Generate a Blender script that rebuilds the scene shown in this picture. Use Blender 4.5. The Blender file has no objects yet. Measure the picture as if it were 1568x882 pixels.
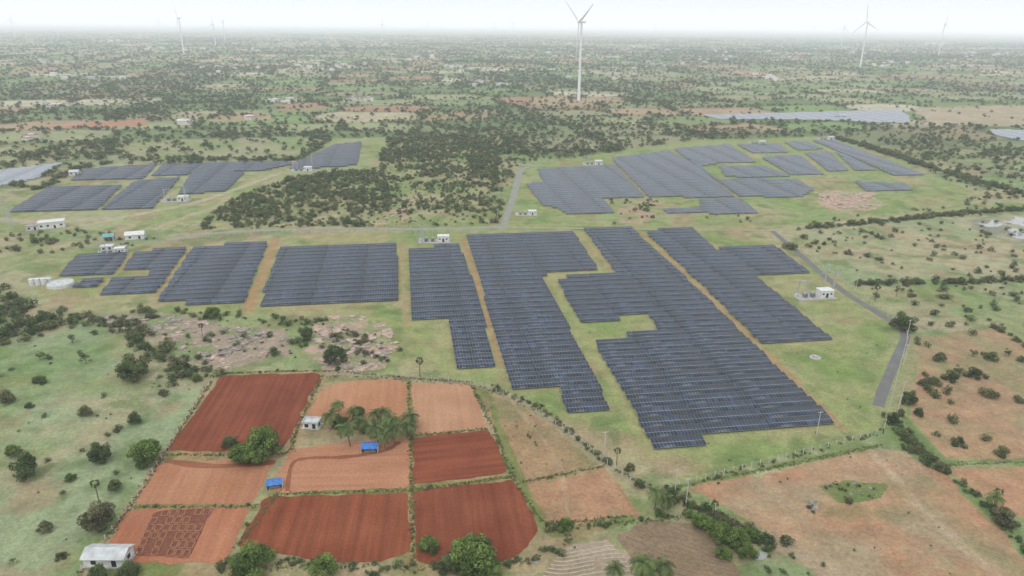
import bpy, math, random
import numpy as np
from mathutils import Matrix, Vector
from mathutils.geometry import tessellate_polygon
rng=np.random.default_rng(7); random.seed(7)
scene=bpy.context.scene
# ---------------------------------------------------------------- camera / traced pixel-to-ground mapping
H=120.0; F=1085.0; PITCH=math.atan((441-38)/F); ROLL=math.radians(0.5)
RM=Matrix.Rotation(math.radians(90)-PITCH,3,'X')@Matrix.Rotation(ROLL,3,'Z')
RN=np.array(RM)
cam=bpy.data.cameras.new("camera"); camo=bpy.data.objects.new("camera",cam)
scene.collection.objects.link(camo); scene.camera=camo
cam.sensor_width=36; cam.lens=F/1568*36; cam.clip_start=1; cam.clip_end=120000
camo.matrix_world=Matrix.Translation((0,0,H))@RM.to_4x4()
def W(px,py,z=0.0):
    d=RN@np.array([(px-784)/F,-(py-441)/F,-1.0]); t=(z-H)/d[2]
    return np.array([d[0]*t,d[1]*t])
def WP(poly): return np.array([W(*p) for p in poly])
def S(r,g,b,k=1.25):
    f=lambda c:(c/255/12.92 if c/255<=0.04045 else ((c/255+0.055)/1.055)**2.4)/k
    return np.array([f(r),f(g),f(b)])
# ---------------------------------------------------------------- noise
def _h(ix,iy,seed):
    a=(ix.astype(np.int64)*374761393+iy.astype(np.int64)*668265263+seed*982451653)&0xffffffff
    a=((a^(a>>13))*1274126177)&0xffffffff
    a=((a^(a>>16))*2246822519)&0xffffffff
    return ((a^(a>>15))&0xffffff)/float(0xffffff)
def vn(x,y,seed=0):
    ix=np.floor(x);iy=np.floor(y);fx=x-ix;fy=y-iy
    fx=fx*fx*(3-2*fx);fy=fy*fy*(3-2*fy)
    a=_h(ix,iy,seed);b=_h(ix+1,iy,seed);c=_h(ix,iy+1,seed);d=_h(ix+1,iy+1,seed)
    return (a*(1-fx)+b*fx)*(1-fy)+(c*(1-fx)+d*fx)*fy
def fbm(x,y,scale,o=4,seed=0):
    x=x/scale;y=y/scale;s=0;a=.5;t=0
    for i in range(o):
        s=s+a*vn(x+17.3*i,y-9.1*i,seed+i);t+=a;a*=.5;x=x*2.03;y=y*2.03
    return s/t
def inpoly(x,y,P):
    r=np.zeros(x.shape,bool);n=len(P)
    for i in range(n):
        x1,y1=P[i];x2,y2=P[(i+1)%n]
        if y1==y2: continue
        c=((y1>y)!=(y2>y))&(x<(x2-x1)*(y-y1)/(y2-y1)+x1)
        r^=c
    return r
def dline(x,y,L):
    d=np.full(x.shape,1e9)
    for i in range(len(L)-1):
        ax,ay=L[i];bx,by=L[i+1];ux=bx-ax;uy=by-ay;l2=ux*ux+uy*uy+1e-9
        t=np.clip(((x-ax)*ux+(y-ay)*uy)/l2,0,1)
        d=np.minimum(d,np.hypot(x-ax-t*ux,y-ay-t*uy))
    return d
def cells(x,y,sx,sy,seed,ang=0.25):
    ca,sa=math.cos(ang),math.sin(ang)
    u=(x*ca+y*sa)/sx; v=(-x*sa+y*ca)/sy
    iu=np.floor(u);iv=np.floor(v)
    d1=np.full(x.shape,1e9);d2=np.full(x.shape,1e9);cid=np.zeros(x.shape)
    for a in(-1,0,1):
        for b in(-1,0,1):
            cu=iu+a;cv=iv+b
            pu=cu+.5+.62*(_h(cu,cv,seed)-.5);pv=cv+.5+.62*(_h(cu,cv,seed+5)-.5)
            d=np.maximum(np.abs(u-pu),np.abs(v-pv))*.7+.3*np.hypot(u-pu,v-pv);hid=_h(cu,cv,seed+9)
            m=d<d1
            d2=np.where(m,d1,np.minimum(d2,d));cid=np.where(m,hid,cid);d1=np.where(m,d,d1)
    return cid,(d2-d1)*min(sx,sy)*.5
def smooth(L,n=6):
    L=[np.array(p,float) for p in L];out=[]
    for i in range(len(L)-1):
        p0=L[max(i-1,0)];p1=L[i];p2=L[i+1];p3=L[min(i+2,len(L)-1)]
        for k in range(n):
            t=k/n
            out.append(.5*((2*p1)+(-p0+p2)*t+(2*p0-5*p1+4*p2-p3)*t*t+(-p0+3*p1-3*p2+p3)*t**3))
    out.append(L[-1]);return np.array(out)
# ---------------------------------------------------------------- materials
def mat(name):
    m=bpy.data.materials.new(name);m.use_nodes=True
    return m,m.node_tree.nodes,m.node_tree.links,m.node_tree.nodes["Principled BSDF"]
def simple(name,col,rough=.7,noise=.15,scale=3.0,metal=0,spec=.3):
    m,N,L,B=mat(name)
    B.inputs['Roughness'].default_value=rough;B.inputs['Metallic'].default_value=metal
    B.inputs['Specular IOR Level'].default_value=spec
    g=N.new('ShaderNodeNewGeometry');n=N.new('ShaderNodeTexNoise');n.inputs['Scale'].default_value=scale;n.inputs['Detail'].default_value=5
    L.new(g.outputs['Position'],n.inputs['Vector'])
    r=N.new('ShaderNodeMapRange');r.inputs['To Min'].default_value=1-noise*1.6;r.inputs['To Max'].default_value=1+noise*1.6
    r.inputs['From Min'].default_value=.2;r.inputs['From Max'].default_value=.8
    L.new(n.outputs['Fac'],r.inputs['Value'])
    v=N.new('ShaderNodeVectorMath');v.operation='SCALE';v.inputs[0].default_value=tuple(col[:3])
    L.new(r.outputs[0],v.inputs['Scale']);L.new(v.outputs[0],B.inputs['Base Color'])
    return m
def leafmat(name,tints):
    m,N,L,B=mat(name);B.inputs['Roughness'].default_value=.75;B.inputs['Specular IOR Level'].default_value=.2
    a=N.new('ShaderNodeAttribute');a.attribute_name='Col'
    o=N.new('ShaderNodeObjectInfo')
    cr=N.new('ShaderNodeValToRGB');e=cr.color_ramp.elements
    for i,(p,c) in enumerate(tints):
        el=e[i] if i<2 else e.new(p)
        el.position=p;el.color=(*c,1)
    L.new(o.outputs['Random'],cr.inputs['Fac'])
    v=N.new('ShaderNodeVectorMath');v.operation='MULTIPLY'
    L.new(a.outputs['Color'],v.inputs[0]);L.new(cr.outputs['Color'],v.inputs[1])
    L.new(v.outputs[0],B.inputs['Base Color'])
    t=N.new('ShaderNodeBsdfTranslucent');mx=N.new('ShaderNodeMixShader');mx.inputs[0].default_value=.3
    L.new(v.outputs[0],t.inputs['Color'])
    out=N['Material Output'];L.new(B.outputs[0],mx.inputs[1]);L.new(t.outputs[0],mx.inputs[2]);L.new(mx.outputs[0],out.inputs['Surface'])
    return m
def soil(name,c1,c2,ang,fur=.3,scale=.55):
    m,N,L,B=mat(name);B.inputs['Roughness'].default_value=.95;B.inputs['Specular IOR Level'].default_value=.1
    g=N.new('ShaderNodeNewGeometry');mp=N.new('ShaderNodeMapping');mp.inputs['Rotation'].default_value=(0,0,-ang)
    L.new(g.outputs['Position'],mp.inputs['Vector'])
    mp2=N.new('ShaderNodeMapping');mp2.inputs['Scale'].default_value=(.04,1.0,1)
    L.new(mp.outputs[0],mp2.inputs['Vector'])
    n1=N.new('ShaderNodeTexNoise');n1.inputs['Scale'].default_value=scale;n1.inputs['Detail'].default_value=3
    L.new(mp2.outputs[0],n1.inputs['Vector'])
    n2=N.new('ShaderNodeTexNoise');n2.inputs['Scale'].default_value=.06;n2.inputs['Detail'].default_value=6;n2.inputs['Roughness'].default_value=.65
    L.new(g.outputs['Position'],n2.inputs['Vector'])
    n3=N.new('ShaderNodeTexNoise');n3.inputs['Scale'].default_value=1.6;n3.inputs['Detail'].default_value=5;n3.inputs['Roughness'].default_value=.7
    L.new(g.outputs['Position'],n3.inputs['Vector'])
    mr=N.new('ShaderNodeMapRange');mr.inputs['From Min'].default_value=.32;mr.inputs['From Max'].default_value=.68
    L.new(n2.outputs['Fac'],mr.inputs['Value'])
    mx=N.new('ShaderNodeMix');mx.data_type='RGBA';mx.inputs['A'].default_value=(*c1,1);mx.inputs['B'].default_value=(*c2,1)
    L.new(mr.outputs[0],mx.inputs['Factor'])
    a=N.new('ShaderNodeMapRange');a.inputs['From Min'].default_value=.3;a.inputs['From Max'].default_value=.7;a.inputs['To Min'].default_value=1-fur;a.inputs['To Max'].default_value=1+fur
    L.new(n1.outputs['Fac'],a.inputs['Value'])
    b=N.new('ShaderNodeMapRange');b.inputs['From Min'].default_value=.3;b.inputs['From Max'].default_value=.7;b.inputs['To Min'].default_value=.78;b.inputs['To Max'].default_value=1.22
    L.new(n3.outputs['Fac'],b.inputs['Value'])
    mu=N.new('ShaderNodeMath');mu.operation='MULTIPLY';L.new(a.outputs[0],mu.inputs[0]);L.new(b.outputs[0],mu.inputs[1])
    v=N.new('ShaderNodeVectorMath');v.operation='SCALE';L.new(mx.outputs['Result'],v.inputs[0]);L.new(mu.outputs[0],v.inputs['Scale'])
    L.new(v.outputs[0],B.inputs['Base Color'])
    return m
M={}
M['white']=simple('white_paint',(.68,.69,.68),.6,.12,.8)
M['conc']=simple('concrete',(.42,.41,.38),.9,.15,.8)
M['post']=simple('post_concrete',(.55,.54,.5),.9,.1,1)
M['roof']=simple('roof_sheet',(.52,.54,.55),.5,.2,.6)
M['teal']=simple('teal_roof',(.16,.40,.40),.5,.12,.6)
M['glass']=simple('window_dark',(.03,.035,.04),.2,.1,1)
M['metal']=simple('galvanised_steel',(.5,.51,.52),.5,.1,1,.3)
M['grey']=simple('grey_equipment',(.25,.27,.28),.6,.15,1)
M['blue']=simple('blue_tarpaulin',(.06,.19,.52),.5,.3,1.5)
M['wood']=simple('wood',(.16,.1,.06),.9,.2,2)
M['bark']=simple('bark',(.15,.125,.10),.95,.2,3)
M['tarmac']=simple('asphalt',(.17,.17,.165),.95,.12,.2)
M['rock']=simple('rock',tuple(S(194,172,158)),.95,.4,.5)
M['rockg']=simple('rock_grey',tuple(S(160,152,142)),.95,.4,.5)
M['turb']=simple('turbine_white',(.80,.81,.82),.4,.03,.05)
M['frame']=simple('aluminium_frame',(.22,.235,.26),.6,.1,1,0)
M['village']=simple('village_wall',(.66,.64,.6),.8,.25,.02)
M['leaf']=leafmat('foliage',[(0,(.076,.115,.046)),(1,(.17,.185,.092)),(.3,(.094,.138,.056)),(.6,(.125,.168,.068)),(.85,(.155,.158,.085))])
M['leafb']=leafmat('foliage_bright',[(0,(.105,.175,.045)),(1,(.16,.23,.065))])
M['palm']=leafmat('palm_leaf',[(0,(.10,.155,.05)),(1,(.145,.195,.07))])
M['tuft']=leafmat('grass_tuft',[(0,(.15,.20,.075)),(1,(.24,.25,.12))])
# ---------------------------------------------------------------- mesh builder
class MB:
    def __init__(s): s.v=[];s.f=[];s.m=[]
    def add(s,vs,fs,mi=0):
        o=len(s.v);s.v+= [tuple(p) for p in vs];s.f+=[tuple(i+o for i in f) for f in fs];s.m+=[mi]*len(fs)
    def box(s,c,d,rz=0,mi=0,top=1.0):
        x,y,z=d[0]/2,d[1]/2,d[2]/2;ca,sa=math.cos(rz),math.sin(rz);vs=[]
        for k,q in((-z,1),(z,top)):
            for a,b in((-x,-y),(x,-y),(x,y),(-x,y)):
                a*=q;b*=q;vs.append((c[0]+a*ca-b*sa,c[1]+a*sa+b*ca,c[2]+k))
        s.add(vs,[(3,2,1,0),(4,5,6,7),(0,1,5,4),(1,2,6,5),(2,3,7,6),(3,0,4,7)],mi)
    def tube(s,p,q,r1,r2,n=8,mi=0,cap=True):
        p=Vector(p);q=Vector(q);d=(q-p).normalized();a=d.orthogonal().normalized();b=d.cross(a)
        vs=[];
        for c,r in((p,r1),(q,r2)):
            for i in range(n):
                t=2*math.pi*i/n;vs.append(c+a*r*math.cos(t)+b*r*math.sin(t))
        fs=[(i,(i+1)%n,n+(i+1)%n,n+i) for i in range(n)]
        if cap: fs+=[tuple(range(n-1,-1,-1)),tuple(range(n,2*n))]
        s.add(vs,fs,mi)
    def obj(s,name,mats,loc=(0,0,0),rz=0,parent=None,smooth_=False):
        me=bpy.data.meshes.new(name);me.from_pydata(s.v,[],s.f)
        for m in mats: me.materials.append(M[m] if isinstance(m,str) else m)
        me.polygons.foreach_set('material_index',s.m)
        if smooth_: me.polygons.foreach_set('use_smooth',[True]*len(s.f))
        me.update();return place(me,name,loc,rz,parent)
def place(me,name,loc=(0,0,0),rz=0,parent=None,sc=1.0):
    o=bpy.data.objects.new(name,me);o.location=loc;o.rotation_euler=(0,0,rz)
    o.scale=(sc,)*3 if not isinstance(sc,tuple) else sc
    scene.collection.objects.link(o)
    if parent: o.parent=parent
    return o
def quads_mesh(name,V,Q,mats,mi=None,col=None,uv=None):
    me=bpy.data.meshes.new(name);me.vertices.add(len(V));me.vertices.foreach_set('co',np.asarray(V,np.float32).ravel())
    n=len(Q);me.loops.add(n*4);me.polygons.add(n)
    me.loops.foreach_set('vertex_index',np.asarray(Q,np.int32).ravel())
    me.polygons.foreach_set('loop_start',np.arange(0,n*4,4,dtype=np.int32))
    for m in mats: me.materials.append(m)
    if mi is not None: me.polygons.foreach_set('material_index',np.asarray(mi,np.int32))
    me.update(calc_edges=True)
    if col is not None:
        a=me.attributes.new('Col','FLOAT_COLOR','POINT');c=np.ones((len(V),4),np.float32);c[:,:3]=col
        a.data.foreach_set('color',c.ravel())
    if uv is not None:
        l=me.uv_layers.new(name='UVMap');l.data.foreach_set('uv',np.asarray(uv,np.float32).ravel())
    me.validate();return me
# ---------------------------------------------------------------- traced layout
ARR=[
 [(115,394),(200,388),(178,419),(88,424)],
 [(116,433),(160,430),(150,443),(105,444)],
 [(205,387),(289,381),(240,452),(150,454),(172,428),(225,423),(232,411),(188,413)],
 [(293,382),(340,378),(342,373),(413,370),(376,464),(283,468),(285,463),(240,462)],
 [(428,378),(609,372),(614,464),(392,474)],
 [(620,382),(705,377),(733,450),(761,563),(697,567),(683,491),(627,494)],
 [(712,363),(878,354),(920,417),(830,422),(893,540),(940,633),(868,640),(852,590),(782,596),(738,450)],
 [(893,353),(968,350),(1082,455),(1150,524),(1222,592),(1287,655),(1078,671),(1084,694),(1007,703),(983,660),(905,521),(1010,511),(990,486),(886,494),(849,428),(942,420)],
 [(985,355),(1062,351),(1098,384),(1105,381),(1185,376),(1241,418),(1158,424),(1190,450),(1273,519),(1163,527),(1090,455)],
 [(822,260),(943,254),(988,302),(922,304),(943,327),(868,330),(850,318),(833,318),(803,283),(830,280)],
 [(935,243),(1025,232),(1070,256),(1127,303),(992,303)],
 [(1030,229),(1118,222),(1160,250),(1105,250),(1075,256),(1100,275),(1220,276),(1248,291),(1228,302),(1132,303)],
 [(1100,256),(1165,254),(1215,272),(1110,272)],
 [(1013,321),(1072,318),(1070,308),(1135,306),(1164,328),(1022,328)],
 [(1128,222),(1192,220),(1208,234),(1152,236)],
 [(1165,242),(1225,238),(1262,268),(1212,270)],
 [(1200,219),(1235,217),(1262,229),(1220,231)],
 [(1232,236),(1270,233),(1300,262),(1268,264)],
 [(1243,216),(1278,215),(1416,268),(1372,271)],
 [(1278,233),(1296,238),(1345,262),(1308,262)],
 [(1305,276),(1330,281),(1385,281),(1400,293),(1325,294)],
 [(1075,177),(1375,169),(1393,178),(1392,189),(1340,188),(1250,184),(1100,183)],
 [(1515,199),(1568,200),(1600,215),(1560,216),(1520,207)],
 [(128,260),(242,252),(222,274),(105,278)],
 [(250,252),(438,248),(452,252),(405,262),(230,271)],
 [(75,286),(190,284),(150,323),(8,328)],
 [(205,279),(278,272),(235,320),(152,323),(178,300)],
 [(290,268),(378,264),(345,295),(272,298)],
 [(470,243),(512,222),(555,218),(548,254),(440,261),(455,247)],
 [(-60,272),(0,262),(98,250),(60,274),(0,286),(-60,290)],
]
FARM=[[(100,385),(270,372),(640,352),(1180,352),(1300,440),(1375,505),(1352,662),(1050,738),(960,725),(840,640),(740,585),(600,572),(560,490),(480,478),(130,475),(50,445)],
 [(790,255),(1060,215),(1290,208),(1430,268),(1510,300),(1420,318),(1190,342),(775,347)],
 [(100,258),(470,246),(510,212),(592,210),(580,258),(450,270),(345,310),(270,352),(-60,352),(-60,330),(60,285)]]
ARRW=[WP(p) for p in ARR];FARMW=[WP(p) for p in FARM]
RED=[ # poly, c1,c2, furrow direction, strength
 ([(338,575),(491,571),(447,665),(432,691),(258,690)],(130,72,52),(148,86,64),((335,575),(258,690)),.22),
 ([(497,592),(530,582),(621,582),(622,641),(468,641)],(184,130,96),(200,150,116),((630,585),(632,660)),.09),
 ([(630,586),(718,588),(735,620),(748,656),(632,666)],(184,138,106),(200,156,124),((630,585),(632,660)),.09),
 ([(632,670),(750,658),(778,724),(632,742)],(132,72,52),(152,88,64),((632,670),(750,658)),.2),
 ([(635,751),(785,735),(828,806),(800,848),(770,862),(700,868),(637,862)],(130,70,50),(148,88,64),((632,670),(632,760)),.18),
 ([(405,761),(625,755),(629,845),(600,858),(520,862),(362,838)],(138,76,52),(156,94,68),((632,670),(622,760)),.2),
 ([(240,709),(422,702),(388,770),(203,773)],(180,124,92),(196,144,112),((632,670),(632,760)),.12),
 ([(443,688),(625,667),(628,746),(416,754)],(184,130,98),(200,148,116),((632,670),(500,672)),.12),
 ([(195,779),(382,777),(345,862),(150,864)],(180,116,86),(192,134,102),((632,670),(632,760)),.12),
]
REDW=[WP(r[0]) for r in RED]
R_tan=[ ([(735,606),(800,618),(850,655),(912,712),(800,737),(755,655)],(174,142,112),(154,134,100)),
 ([(803,742),(928,716),(972,788),(835,802)],(172,134,104),(160,138,104)),
 ([(1048,748),(1350,686),(1385,690),(1450,735),(1540,815),(1590,900),(1300,900),(1180,815)],(184,144,114),(174,156,126)),
 ([(1398,515),(1528,504),(1600,545),(1600,702),(1450,704),(1392,640),(1405,560)],(178,150,120),(160,152,116)),
 ([(1452,718),(1600,714),(1600,800),(1540,790)],(184,146,116),(168,150,116)),
]
TW=[WP(r[0]) for r in R_tan]
ASPH=[[(262,368),(300,360),(400,353),(520,350),(640,351),(770,348)],[(770,348),(783,312),(792,280),(800,259),(830,252)],
 [(1182,353),(1225,390),(1290,445),(1345,480),(1385,510),(1372,550),(1352,598),(1345,622)],
 [(1182,353),(1250,345),(1400,330)],[(770,348),(900,350),(1182,353)]]
ASW=[WP([tuple(q) for q in smooth(l)]) for l in ASPH]
# ---------------------------------------------------------------- ground sheet
ys=[-1500,-600,-200,-50,20,60,90,110]
y=125.0
while y<60000: ys.append(y); y+=min(y*y*1.35e-5,.011*y)
ys=np.array(ys)
s=np.concatenate([[-30,-10,-4,-2.2,-1.6],np.linspace(-1.3,1.3,860),[1.6,2.2,4,10,30]])
wd=(42+.94*np.maximum(ys,100))*.72
X=(s[None,:]*wd[:,None]);Y=np.repeat(ys[:,None],len(s),1)
sh=X.shape;X=X.ravel();Y=Y.ravel()
C=np.zeros((len(X),3))
def mixc(a,b,t): return a*(1-t)[:,None]+b*t[:,None]
n60=fbm(X,Y,60,5,1);n14=fbm(X,Y,14,4,2)
sm=lambda v,a,b:np.clip((v-a)/(b-a),0,1)
one=lambda c,x:np.tile(np.array(c),(len(x),1))
g1=S(148,162,120);g2=S(174,174,136);g3=S(122,140,90)
C[:]=mixc(one(g1,X),one(g2,X),sm(n60,.42,.62))
C[:]=mixc(C,one(g3,X),sm(n14,.52,.72)*.7)
far=Y>560
fx,fy=X[far],Y[far]
cid,ed=cells(fx,fy,135,95,11)
pal=np.array([S(*c) for c in[(142,158,110),(160,168,126),(126,146,98),(192,182,152),(166,170,130),(182,146,120),(130,150,100),(204,198,172),(116,134,88),(138,162,104),(160,158,124),(186,160,134)]])
fc=pal[np.minimum((cid*len(pal)).astype(int),len(pal)-1)]
fc=mixc(fc,one(S(150,158,124),fx),np.full(len(fx),.1))
fc=mixc(fc,one(S(108,124,86),fx),sm(fbm(fx,fy,260,4,31),.5,.62)*.5)
fc=mixc(fc,one(S(90,106,70),fx),(1-sm(ed,2,7))*.6)
fc=mixc(fc,one(S(84,100,66),fx),sm(fbm(fx,fy*1.6,90,4,37),.56,.66)*.5*sm(fy,1500,3000))
fc*= (0.8+.4*fbm(fx,fy,30,3,41))[:,None]
t=sm(fy+ (fbm(fx,fy,120,3,42)-.5)*300,620,760)
C[far]=mixc(C[far],fc,t)
def bbox(Pw,pad):
    mn=Pw.min(0)-pad;mx=Pw.max(0)+pad
    return np.nonzero((X>mn[0])&(X<mx[0])&(Y>mn[1])&(Y<mx[1]))[0]
def paint(Pw,c,c2=None,warp=3.0,b=1.0,seed=50,sc=25,fn=(.4,.6)):
    i=bbox(Pw,warp+2);
    if len(i)==0:return
    x,y=X[i],Y[i];w=warp
    wx=x+(fbm(x,y,9,3,seed)-.5)*2*w;wy=y+(fbm(x,y,9,3,seed+7)-.5)*2*w
    m=inpoly(wx,wy,Pw);i=i[m];x,y=X[i],Y[i]
    cc=one(c,i)
    if c2 is not None: cc=mixc(cc,one(c2,i),sm(fbm(x,y,sc,4,seed+3),*fn))
    C[i]=C[i]*(1-b)+cc*b
def pline(Lw,w,c,b=1.0,warp=1.0,seed=70):
    i=bbox(Lw,w+warp+2);x,y=X[i],Y[i]
    d=dline(x,y,Lw)+(fbm(x,y,5,3,seed)-.5)*2*warp
    t=(1-sm(d,w*.5,w*.5+max(.6,w*.25)))*b*(.7+.6*fbm(x,y,7,3,seed+4))
    C[i]=mixc(C[i],one(c,i),np.minimum(t,1))
P=lambda l:WP(l)
paint(P([(590,212),(790,208),(772,345),(640,350),(420,355),(290,355),(345,312),(380,290),(450,268),(560,258)]),S(146,156,110),S(174,168,130),8,sc=18)
for k,Pw in enumerate(FARMW): paint(Pw,[S(142,158,100),S(156,168,118),S(168,172,130)][k],[S(168,166,120),S(152,162,108),S(154,164,114)][k],5,seed=80+k,sc=30)
paint(P([(1180,350),(1600,325),(1600,432),(1310,434)]),S(158,168,128),S(178,174,142),4,seed=91)
paint(P([(1310,437),(1600,433),(1600,505),(1400,508)]),S(156,164,124),S(180,170,140),4,seed=92)
paint(P([(-80,500),(120,490),(235,550),(325,585),(95,900),(-80,900)]),S(144,160,122),S(158,170,132),4,seed=93,sc=40)
paint(P([(-60,352),(130,372),(70,435),(-60,460)]),S(176,170,136),S(144,154,108),5,seed=94)
paint(P([(328,572),(490,565),(640,575),(745,590),(840,650),(990,780),(830,870),(700,900),(120,900),(250,700)]),S(130,134,84),S(168,150,110),2,seed=95,sc=8)
nb=Y<760
x,y=X[nb],Y[nb];q=C[nb]
q=mixc(q,one(S(184,170,138),x),sm(fbm(x,y,34,5,150),.53,.66)*.65)
q=mixc(q,one(S(168,146,118),x),sm(fbm(x,y,16,5,160),.57,.70)*.65)
q=mixc(q,one(S(108,130,80),x),sm(fbm(x,y,10,5,170),.56,.70)*.6)
q=mixc(q,one(S(126,154,86),x),sm(fbm(x,y,45,4,180),.55,.68)*.4)
C[nb]=q
for Pw in ARRW[:9]:
    i=bbox(Pw,8);x,y=X[i],Y[i];L=np.vstack([Pw,Pw[:1]])
    d=dline(x,y,L)+(fbm(x,y,10,3,99)-.5)*6
    C[i]=mixc(C[i],one(S(178,166,124),i),(1-sm(d,.5,3.5))*.4)
for k,(p,a,b) in enumerate(R_tan):
    paint(TW[k],S(*a),S(*b),3,seed=100+k,sc=22)
    i=bbox(TW[k],0);i=i[inpoly(X[i],Y[i],TW[k])]
    C[i]=mixc(C[i],one(S(142,142,102),i),sm(fbm(X[i],Y[i],12,5,190+k),.54,.68)*.55)
    C[i]=mixc(C[i],one(S(196,152,122),i),sm(fbm(X[i],Y[i],30,4,195+k),.5,.68)*.5)
paint(P([(480,492),(540,478),(600,500),(612,530),(590,565),(500,575),(470,540)]),S(194,168,150),S(154,158,116),7,seed=110,sc=10,fn=(.45,.56))
paint(P([(120,482),(250,480),(330,495),(440,505),(435,545),(330,575),(250,530),(150,500)]),S(172,156,138),S(140,152,108),6,seed=111,sc=10,fn=(.42,.55))
paint(P([(1255,290),(1335,295),(1355,318),(1290,325),(1250,308)]),S(196,168,148),S(168,170,130),8,seed=112,sc=14)
paint(P([(930,305),(1010,305),(1000,340),(950,345)]),S(182,160,134),S(148,158,108),8,seed=113,sc=14)
paint(P([(1100,335),(1165,338),(1150,352),(1105,350)]),S(180,150,124),S(148,158,108),8,seed=114,sc=14)
paint(P([(560,320),(620,320),(630,342),(560,345)]),S(190,168,140),S(148,158,108),8,seed=124,sc=14)
paint(P([(640,172),(760,168),(745,185),(650,184)]),S(188,150,128),S(156,156,116),15,seed=115)
paint(P([(60,195),(225,182),(228,192),(100,197)]),S(190,142,116),None,6,seed=116)
paint(P([(300,175),(400,170),(420,182),(330,188)]),S(184,160,130),S(156,160,118),10,seed=126)
paint(P([(420,160),(500,156),(505,166),(430,170)]),S(178,150,120),None,8,seed=127)
paint(P([(810,150),(900,150),(960,160),(830,162)]),S(180,164,132),None,15,seed=117)
paint(P([(1400,165),(1600,160),(1600,195),(1420,190)]),S(192,174,152),S(176,166,136),15,seed=118)
paint(P([(200,216),(470,208),(470,232),(430,243),(200,240)]),S(146,162,112),S(172,168,134),8,seed=128,b=.8)
paint(P([(590,350),(480,352),(450,362),(520,372),(600,372)]),S(180,166,128),None,5,seed=119,b=.6)
paint(P([(822,885),(860,842),(930,824),(975,860),(990,900),(800,900)]),S(180,164,144),S(162,148,122),2,seed=120)
paint(P([(950,815),(1000,800),(1060,800),(1115,835),(1140,900),(990,900)]),S(138,120,96),S(154,134,110),2,seed=121)
paint(P([(1250,742),(1300,732),(1352,738),(1362,755),(1335,768),(1280,765)]),S(108,132,76),S(132,140,90),3,seed=122)
paint(P([(1480,336),(1600,325),(1600,382),(1540,370),(1495,352)]),S(150,150,130),S(170,166,138),4,seed=129,sc=12)
DT=S(178,154,118);DO=S(182,146,110);DG=S(168,168,116);DP=S(194,178,146)
for l,w,c,b in[([(422,366),(402,420),(378,478)],4.0,DO,.8),([(614,372),(617,430),(623,498)],1.6,DT,.7),([(707,362),(733,440),(768,562)],1.8,DO,.75),
  ([(884,353),(940,418)],2.0,DT,.6),([(975,349),(1085,455),(1165,530),(1290,655)],1.8,DO,.75),([(840,424),(890,500),(945,600),(1000,700)],3,DG,.5),
  ([(291,381),(240,456)],2.0,DT,.6),([(203,388),(150,452)],2,DT,.5),([(940,245),(992,304)],3,DT,.4),([(1028,231),(1130,303)],2.5,DT,.4),([(1120,221),(1250,292)],3,DG,.5),
  ([(560,488),(620,500),(690,575)],3,DG,.5),([(300,474),(400,480),(560,478)],4,DG,.5),
  ([(1385,505),(1378,560),(1356,640)],9,S(168,170,124),.5),
  ([(1200,560),(1260,600),(1330,640),(1345,650)],1.2,DP,.3),([(1150,440),(1230,430),(1290,450)],3,DP,.4),
  ([(300,355),(340,350),(430,345),(560,352)],3,DP,.6),([(130,345),(200,330),(300,310),(360,290),(420,268)],5,S(192,182,154),.8),
  ([(0,335),(60,340),(160,335)],7,S(186,174,150),.8),([(240,350),(290,330),(335,315),(350,300)],4,DP,.6),
  ([(490,573),(640,580),(735,592),(820,628),(890,680),(960,730),(1010,760),(1090,790),(1180,830),(1290,895)],3.2,S(164,154,122),.85),
  ([(1180,828),(1230,850),(1300,895)],5,S(182,162,136),.9),
  ([(1395,515),(1392,570),(1372,640)],2,S(168,156,122),.6),
  ([(1190,360),(1300,450),(1330,470)],4,DG,.5),
  ([(775,345),(900,345),(1180,347),(1450,322),(1568,318)],4,DG,.6),
  ([(1445,708),(1568,703)],1.2,S(126,144,92),.9),([(1385,640),(1440,708)],1.5,S(126,144,92),.9),
  ([(1040,745),(1350,680)],1.5,S(130,142,90),.9),
  ([(1330,690),(1420,790),(1520,880)],.7,S(198,178,152),.35),([(1336,690),(1428,790),(1530,880)],.7,S(198,178,152),.35),
  ([(780,610),(850,700),(870,790)],.9,S(192,168,138),.4),
  ([(625,585),(630,700),(632,860)],2.0,S(164,142,98),.8),([(250,695),(430,697),(450,668),(495,578)],2.2,S(170,142,104),.8),
  ([(200,776),(400,776),(430,752),(625,750),(780,730)],1.8,S(142,136,86),.8),
  ([(640,590),(740,600),(765,660),(830,800),(860,815)],2,S(124,136,80),.8),
  ([(325,582),(250,698),(200,775),(118,890)],2,S(180,156,126),.8)]:
    pline(P([tuple(q) for q in smooth(l,4)]),w,c,b)
G=np.stack([X,Y,np.zeros(len(X))],1)
nr,nc=sh;ii=np.arange(nr*nc).reshape(sh)
Q=np.stack([ii[:-1,:-1],ii[:-1,1:],ii[1:,1:],ii[1:,:-1]],-1).reshape(-1,4)
m,N,L,B=mat('ground_grass_soil');B.inputs['Roughness'].default_value=1;B.inputs['Specular IOR Level'].default_value=.05
a=N.new('ShaderNodeAttribute');a.attribute_name='Col';g=N.new('ShaderNodeNewGeometry')
cur=a.outputs['Color']
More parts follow.
